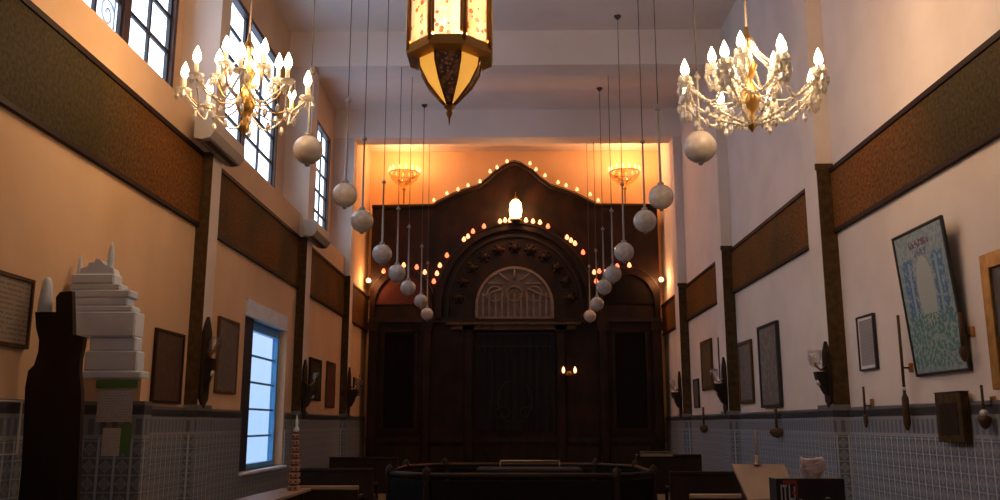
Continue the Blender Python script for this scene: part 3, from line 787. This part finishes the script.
# ------------------------------------------------------------------ sconces on the pilasters
def sconce(X, Y, Z, sg, label, s=1., px=.8, group='carved sconces on the pilasters'):
    t = thing('wall_sconce', label, 'wall lamp', (X, Y, Z), group)
    if sg < 0: t.rotation_euler = (0, 0, PI)
    MB().add([], []).prism([(-.10 * s, -.38 * s), (0, -.46 * s), (.10 * s, -.38 * s), (.13 * s, -.1 * s), (.10 * s, .22 * s), (.05 * s, .30 * s), (0, .36 * s), (-.05 * s, .30 * s), (-.10 * s, .22 * s), (-.13 * s, -.1 * s)], .0, .03, axis='x').build('backplate', 'wood', t)
    MB().prism([(.03, -.32 * s), (.09 * s * px, -.28 * s), (.20 * s * px, -.10 * s), (.22 * s * px, -.02 * s), (.03, -.02 * s)], -.05, .05, axis='y').build('bracket', 'wood', t)
    a = MB().ring_sweep([(.03, 0, .05 * s), (.12 * s * px, 0, .0), (.2 * s * px, 0, .06 * s), (.2 * s * px, 0, .10 * s)], .014, 6).build('arm', 'oldbrass', t)
    MB().lathe([(.02, .06), (.06, .09), (.075, .16), (.07, .24), (.062, .24), (.066, .16), (.05, .10), (.015, .08)], (.2 * s * px, 0, -.03), 14).build('glass_cup', 'cupglass', a)
    MB().ball((.16 * s * px, 0, -.15 * s), .035, 10, 8).build('glass_drop', 'crystal', t)
    return t


sconce(XR - .17, 9.52, 2.06, -1, 'carved dark wood sconce with glass cup on the near right pilaster', .85)
sconce(XR - .17, 14.2, 2.15, -1, 'carved dark wood sconce with glass cup on the middle right pilaster', 1.1)
sconce(XR - .17, 18.05, 2.15, -1, 'carved dark wood sconce with glass cup on the far right pilaster', 1.1)
sconce(XL + .13, 9.60, 2.22, 1, 'carved dark wood sconce with glass cup on the near left pilaster', 1.2, px=.45)
sconce(XL + .13, 14.2, 2.10, 1, 'carved dark wood sconce with glass cup on the middle left pilaster', 1.15)
sconce(XL + .13, 18.05, 2.20, 1, 'carved dark wood sconce with glass cup on the far left pilaster', 1.2)
# branching candle bracket on the left wall close to the ark
t = thing('branched_candle_bracket', 'black branching candle bracket on the pink wall left of the ark', 'wall lamp', (XL, 19.3, 2.25))
MB().box(0, .03, -.05, .05, -.2, .25, .006).build('backplate', 'iron', t)
for dy in (-.35, -.18, 0, .18, .35):
    a = MB().ring_sweep([(.03, 0, .0), (.10, dy * .5, -.08 - abs(dy) * .2), (.14, dy, -.02), (.14, dy, .07 + .1 * (dy == 0))], .013, 6).build('arm', 'iron', t)
    MB().lathe([(.03, 0), (.035, .015), (.014, .02), (.014, .13)], (.14, dy, .07 + .1 * (dy == 0)), 8).build('candle', 'wood2', a)

# small hanging wall lamps on the right wall
def wall_candle(Y, z0, z1, label, glass=True, rod=.010, fat=.035):
    t = thing('hanging_oil_lamp', label, 'wall lamp', (XR - .03, Y, z0), 'slim oil lamps along the right wall')
    h = z1 - z0
    MB().box(-.0, .03, -.02, .02, h * .5, h * .5 + .08, .004).build('wall_plate', 'oldbrass', t)
    MB().tube((-.06, 0, h * .25), (-.06, 0, h), rod, 6).tube((-.06, 0, h * .54), (.01, 0, h * .54), .008, 5).build('rod', 'wood2', t)
    MB().lathe([(.002, 0), (fat * .6, .02), (fat, .07), (fat * .9, h * .28), (.01, h * .33)], (-.06, 0, 0), 12).build('oil_cup', 'wood2', t)
    if glass: MB().ball((-.06, 0, h * .36), fat * .62, 10, 8).build('glass_bead', 'crystal', t)
    return t


wall_candle(7.9, 1.44, 2.45, 'slim dark oil lamp on a long rod below the left edge of the poster', rod=.013, fat=.032)
wall_candle(8.82, 1.46, 1.86, 'short slim oil lamp below the small pale certificate', False, rod=.012, fat=.022)
wall_candle(6.60, 1.46, 1.78, 'oil lamp with glass bead under the left side of the gold frame', fat=.05)
wall_candle(6.80, 1.96, 2.34, 'dark slim fitting beside the lower right corner of the poster', False, rod=.02, fat=.035)
wall_candle(11.82, 1.32, 1.72, 'stout dark oil lamp hanging under the tall mottled print', False, rod=.02, fat=.10)
wall_candle(16.35, 1.34, 1.80, 'dark oil lamp on the tiles under the brown and olive print', False, rod=.02, fat=.08)

t = thing('wooden_wall_box', 'small dark wooden box fixed on the tiles below the poster', 'box', (XR - .03, 7.12, 1.36))
MB().box(-.07, 0, -.21, .21, 0, .38, .006).build('body', 'clad', t)
MB().box(-.072, .0, -.213, .213, .38, .39, .002).build('lid', 'wood2', t)
MB().box(-.075, -.07, -.15, .15, .06, .30).build('front_panel', 'wood', t)

# ------------------------------------------------------------------ near left: pier with stepped white hood, dark carved screen
PY = 6.75
P_ = lambda x, y: at(x, y, PY)
xr = P_(142, 440)[0]
t = thing('tiled_pier', 'low pier projecting from the left wall with tiled foot and stepped white plaster crown', 'pier', (XL + .03, PY, 0))
O = t.location
MB().box(.015, xr - O.x, 0, .14, 0, 1.67).build('tiled_foot', 'tile', t)
MB().box(0, P_(140, 390)[0] - O.x, .01, .13, 1.67, P_(120, 378)[1]).build('shaft', 'ochre', t)
tiers = [(80, 145, 371, 379, .03), (83, 141, 351, 371, .0), (88, 139, 337, 351, -.02), (70, 140, 312, 337, .05), (69, 136, 306, 312, .03), (69, 131, 298, 306, .02), (70, 134, 290, 298, .03), (69, 124, 284, 290, .01), (71, 118, 274, 284, .03)]
g = MB()
for x0, x1, y0, y1, e in tiers:
    a = P_(x0, y1); b = P_(x1 - 3, y0); e *= .4
    X0 = max(a[0] - O.x, .0) if a[0] - O.x < .03 else a[0] - O.x
    g.box(X0, b[0] - O.x, -e, .14 + e, a[1], b[1] + .003, .012)
crown = g.build('stepped_crown', 'white', t)
g = MB()
for x0, x1, y0, y1 in ((72, 79, 253, 275), (102, 112, 240, 275)):
    a = P_(x0, y1); b = P_(x1, y0); cx = (a[0] + b[0]) / 2 - O.x; r = (b[0] - a[0]) / 2; h = b[1] - a[1]
    MB().lathe([(r * 1.1, 0), (r, h * .1), (r * .85, h * .5), (r * .95, h * .6), (r * .6, h * .85), (.004, h)], (cx, .07, a[1]), 12).build('pinnacle', 'white', t)
pts = [(77, 275), (80, 268), (86, 266), (88, 262), (93, 262), (95, 258), (99, 259), (103, 264), (112, 268), (114, 275)]
MB().prism([(P_(*p)[0] - O.x, P_(*p)[1]) for p in pts], .02, .12).build('cresting', 'white', t)

def sheet(name, label, x0, x1, y0, y1, m, y, cat='notice', off=0.):
    a = at(x0, y1, y); b = at(x1, y0, y); cx = (a[0] + b[0]) / 2
    o = MB().box(a[0] - cx, b[0] - cx, -.004, 0, 0, b[1] - a[1]).build(name, m)
    o.location = (cx, y, a[1]); return tag(o, label, cat)


sheet('notice_sheet', 'grey printed notice taped on the tiled pier, topmost of its papers', 96, 134, 390, 422, text_mat('grey_page', (.50, .49, .50), (.38, .37, .37), 50), PY - .002)
sheet('paper_note', 'small white note hanging under the grey notice on the pier', 101, 121, 428, 456, text_mat('small_page', (.68, .62, .58), (.5, .45, .42), 60), PY - .005)
sheet('green_card', 'green card half hidden behind the small white note', 118, 132, 424, 454, 'greencard', PY - .001, 'card')
sheet('green_strip', 'strip of green paper along the pier just under the white crown', 96, 138, 380, 388, 'greencard', PY - .0, 'paper strip')

SY = 6.2
Q = lambda x, y: at(x, y, SY)
t = thing('carved_screen', 'tall dark wooden screen end with scalloped outline left of the white crown', 'screen', (Q(50, 500)[0], SY, 0))
O = t.location
prof = [(56, 312), (56, 297), (60, 292), (72, 291), (73, 334), (84, 337), (83, 345), (80, 358), (79, 371), (81, 390), (81, 405), (79, 450), (77, 500)]
left = [(18, 500), (21, 472), (23, 440), (24, 416), (25, 388), (28, 371), (34, 365), (38, 352), (39, 340), (36, 328), (35, 312)]
poly = [(Q(*p)[0] - O.x, Q(*p)[1]) for p in prof]
poly += [(poly[-1][0], 0), (max(Q(18, 500)[0], XL + .035) - O.x, 0)] + [(max(Q(*p)[0], XL + .035) - O.x, Q(*p)[1]) for p in left]
MB().prism(poly, 0, .05).build('panel', 'wood', t)
a = Q(36, 312); b = Q(53, 277); r = (b[0] - a[0]) / 2; h = b[1] - a[1]
MB().lathe([(r, 0), (r * .95, h * .3), (r * .78, h * .65), (r * .6, h * .9), (r * .3, h)], ((a[0] + b[0]) / 2 - O.x, .025, a[1]), 14).build('pinnacle', 'white', t)

# ------------------------------------------------------------------ reading platform in the middle
B = thing('reading_platform', 'low dark eight-sided wooden reading platform railed off in the middle of the hall', 'platform', (.08, 13.0, 0))
oct_ = [(-1.75, -.9), (-1.2, -1.5), (1.2, -1.5), (1.75, -.9), (1.75, .9), (1.2, 1.5), (-1.2, 1.5), (-1.75, .9)]
MB().prism([(x * 1.04, y * 1.04) for x, y in oct_], 0, .22, axis='z').build('dais', 'wood', B)
MB().ring_sweep([(x, y, .86) for x, y in oct_ + oct_[:1]], .035, 8).build('top_rail', 'wood', B)
for i in range(8):
    (x0, y0), (x1, y1) = oct_[i], oct_[(i + 1) % 8]
    MB().lathe([(.05, .22), (.05, .3), (.03, .34), (.045, .55), (.03, .78), (.055, .84), (.055, .92), (.03, .95), (.001, .98)], (x0, y0, 0), 12).build('post', 'wood', B)
    d = Vector((x1 - x0, y1 - y0, 0)); nn = Vector((-d.y, d.x, 0)).normalized() * .02
    p0 = Vector((x0, y0, 0)) + d * .03; p1 = Vector((x0, y0, 0)) + d * .97
    MB().add([tuple(p + s_ * nn + Vector((0, 0, z))) for s_ in (-1, 1) for z in (.25, .80) for p in (p0, p1)], [(0, 1, 3, 2), (4, 6, 7, 5), (0, 4, 5, 1), (2, 3, 7, 6), (0, 2, 6, 4), (1, 5, 7, 3)]).build('panel', 'arkdark', B)
t = thing('reading_table', 'reading table draped in black cloth with a brass edge bar on the platform', 'table', (.2, 13.15, .22))
MB().box(-.7, .7, -.35, .35, 0, .62, .02).build('body', 'wood', t)
MB().box(-.75, .75, -.42, .42, .55, .66, .02).build('cloth', 'cloth', t)
MB().tube((-.42, .40, .74), (.46, .40, .74), .014, 8).tube((-.42, .40, .62), (-.42, .40, .74), .01, 6).tube((.46, .40, .62), (.46, .40, .74), .01, 6).build('brass_bar', mat('dull_brass', (.40, .27, .14), .35, .6), t)

# pews and seats
def pew(X0, X1, Y, zt, label, railm='palewood', group='wooden pews'):
    t = thing('pew', label, 'pew', ((X0 + X1) / 2, Y, 0), group); W = (X1 - X0) / 2
    MB().box(-W, W, 0, .03, .35, zt - .05).build('backrest', 'wood', t)
    MB().box(-W - .02, W + .02, -.02, .05, zt - .05, zt, .01).build('top_rail', railm, t)
    MB().box(-W, W, .03, .45, .40, .44, .01).build('seat', 'wood', t)
    for sx in (-1, 1):
        MB().box(sx * W - .02, sx * W + .02, -.01, .46, 0, .40).box(sx * W - .02, sx * W + .02, -.01, .04, .4, zt - .04).box(sx * W - .02, sx * W + .02, .0, .46, .60, .64).box(sx * W - .02, sx * W + .02, .42, .46, .4, .6).build('side', 'wood', t)
    return t


pew(-2.75, -1.92, 11.06, .765, 'dark pew with pale top rail behind the left tan desk', 'palewood')
pew(1.90, 2.50, 9.9, .76, 'dark pew with pale top rail between platform and right tan lectern', 'palewood')
pew(-3.3, -2.1, 13.4, .86, 'plain dark pew left of the platform, nearer of two', 'wood')
pew(-3.3, -2.1, 16.2, .92, 'plain dark pew left of the platform, farther of two', 'wood')
pew(2.15, 3.25, 12.6, .86, 'plain dark pew right of the platform', 'wood')
p = pew(2.15, 3.25, 16.0, .98, 'dark pew near the ark with a beige cloth over its back', 'wood')
c = MB().box(2.2, 2.76, 15.955, 15.975, .95, 1.04).box(2.2, 2.76, 15.955, 16.07, 1.0, 1.04, .01).build('folded_cloth', 'beige', None, loc=(2.5, 16., .95))
c.location.z = .94
tag(c, 'folded beige cloth lying over the pew back at the right near the ark', 'cloth')

# left tan desk with a tall lattice candle stand
t = thing('long_desk', 'long tan-topped desk at the lower left running along the tiled wall', 'desk', (-2.65, 9.2, 0))
MB().add([], []).prism([(-.25, -1.7), (.12 + .1, -1.7), (.22, 1.65), (-.13, 1.65)], .72, .75, axis='z').build('desk_top', 'palewood', t)
for x in (-.12, .14):
    for y in (-1.55, 1.5): MB().box(x - .03, x + .03, y - .03, y + .03, 0, .72, .006).build('leg', 'wood', t)
MB().box(-.12, .14, -1.5, 1.5, .60, .72).build('apron', 'wood', t)
X, Z = at(294, 487, 10.5)
t = thing('lattice_lamp_stand', 'tall pinkish checkered column lamp standing on the end of the tan desk', 'lamp stand', (X, 10.5, .75))
h = at(294, 432, 10.5)[1] - .75
pk = nmat('pinkish_alabaster', (.32, .19, .14), (.42, .27, .21), 30, .5)
dkk = mat('dark_inlay', (.08, .045, .035), .5)
g = MB(); g2 = MB(); n = 9
for k in range(n):
    z = h * k / n; r = .062 - .025 * k / n
    g.box(-r, r, -r, r, z, z + h / n * .72, .008)
    g2.box(-r * .7, r * .7, -r * .7, r * .7, z + h / n * .7, z + h / n * 1.02)
    for sx in (-1, 1): g2.box(sx * r * .5 - .01, sx * r * .5 + .01, -r - .003, r + .003, z + h / n * .2, z + h / n * .5)
g.build('column', pk, t); g2.build('inlay', dkk, t)
MB().lathe([(.03, h), (.035, h + .03), (.012, h + .07), (.02, h + .1), (.003, h + .2)], n=10).build('finial', 'white', t)

# right: slanted tan lectern, thin candle, tissue box
t = thing('slanted_lectern', 'pale tan slanted lectern at the lower right in front of the tiled wall', 'lectern', (2.40, 8.8, 0))
a = at(732, 464, 9.0); b = at(784, 464, 9.0); c = at(748, 499, 8.55); d = at(800, 499, 8.55)
top = [Vector((a[0], 9.0, a[1])), Vector((b[0], 9.0, b[1])), Vector((d[0], 8.55, d[1])), Vector((c[0], 8.55, c[1]))]
top = [p - t.location for p in top]
MB().add([tuple(p) for p in top] + [tuple(p - Vector((0, 0, .03))) for p in top], [(0, 1, 2, 3), (7, 6, 5, 4)] + [(i, i + 4, (i + 1) % 4 + 4, (i + 1) % 4) for i in range(4)]).build('slanted_top', 'palewood', t)
MB().box(-.20, .24, -.15, .15, .0, .80, .01).build('cabinet', 'wood', t)
MB().box(-.24, .28, -.22, .19, 0, .06, .01).build('plinth', 'wood', t)
MB().prism([(-.24, .78), (.2, .78), (.2, 1.06), (-.05, 1.06)][::1] if False else [(-.15, .78), (.15, .78), (.15, .97), (-.15, .85)], -.2, .22, axis='x').build('rest_support', 'wood', t)
a = at(757, 465, 8.97)
t = thing('taper_candle', 'thin pale candle in a small holder on the top edge of the lectern', 'candle', (a[0], 8.97, a[1] + .004))
h = at(757, 430, 8.97)[1] - a[1]
MB().lathe([(.04, 0), (.04, .012), (.016, .03), (.022, .08), (.018, .09)], n=12).build('holder', 'palewood', t)
MB().lathe([(.011, .08), (.009, h - .01), (.002, h)], n=8).build('candle', mat('candle_wax', (.45, .36, .27), .5), t)

TY = 3.0
a = at(776, 478.5, TY); b = at(846, 500, TY)
t = thing('side_stand', 'plain dark stand just below the frame carrying the tissue box', 'stand', (.96, 3.09, 0))
MB().box(-.17, .17, -.12, .12, 1.17, 1.20, .006).build('top', 'wood', t)
MB().box(-.03, .03, -.03, .03, .04, 1.17).build('column', 'wood', t); MB().box(-.16, .16, -.12, .12, 0, .04, .01).build('base', 'wood', t)
t = thing('tissue_box', 'black tissue box with red and white print at the lower right edge', 'tissue box', ((a[0] + b[0]) / 2, TY, 1.20))
W = (b[0] - a[0]) / 2; hb = a[1] - 1.20
MB().box(-W, W, 0, .085, 0, hb, .002).build('carton', 'blackcard', t)
for x0, x1, z0, z1 in ((-.098, -.094, .3, .85), (-.092, -.078, .78, .84), (-.086, -.082, .3, .8), (-.072, -.068, .45, .85), (-.068, -.058, .45, .50), (-.056, -.052, .4, .8), (-.04, -.03, .42, .48), (.02, .03, .3, .34), (.045, .06, .5, .53)):
    MB().box(x0, x1, -.0015, .0, z0 * hb, z1 * hb).build('printed_stroke', 'whiteink', t)
g = MB()
for x0, x1, z0, z1 in ((-.09, -.045, .86, .95), (-.05, -.044, .5, .86), (-.062, -.05, .6, .68)): g.box(x0, x1, -.0015, .0, z0 * hb, z1 * hb)
g.build('red_print', 'redink', t)
# crumpled tissue: folded sheet standing out of the slot
g = MB(); vs = []; nn = 18; mm_ = 8
rr = random.Random(4)
for j in range(mm_ + 1):
    f = j / mm_
    for i in range(nn):
        a_ = 2 * PI * i / nn
        r = (.018 + .030 * math.sin(PI * min(1, f * .62 + .1))) * (1 + .28 * math.sin(3 * a_ + 2.5 * f) + .15 * rr.random())
        vs.append((.72 * r * math.cos(a_) * 1.05, .5 * r * math.sin(a_), f * .058 + .012 * math.sin(2 * a_ + 1) * f + .006 * rr.random() * f))
fs = [(j * nn + i, j * nn + (i + 1) % nn, (j + 1) * nn + (i + 1) % nn, (j + 1) * nn + i) for j in range(mm_) for i in range(nn)] + [tuple(range(mm_ * nn, mm_ * nn + nn))]
g.add(vs, fs, False)
o = g.build('tissue', 'tissue'); o.location = (at(811, 470, TY + .045)[0], TY + .045, a[1] - .004)
tag(o, 'crumpled white tissue pulled up out of the black box', 'tissue')
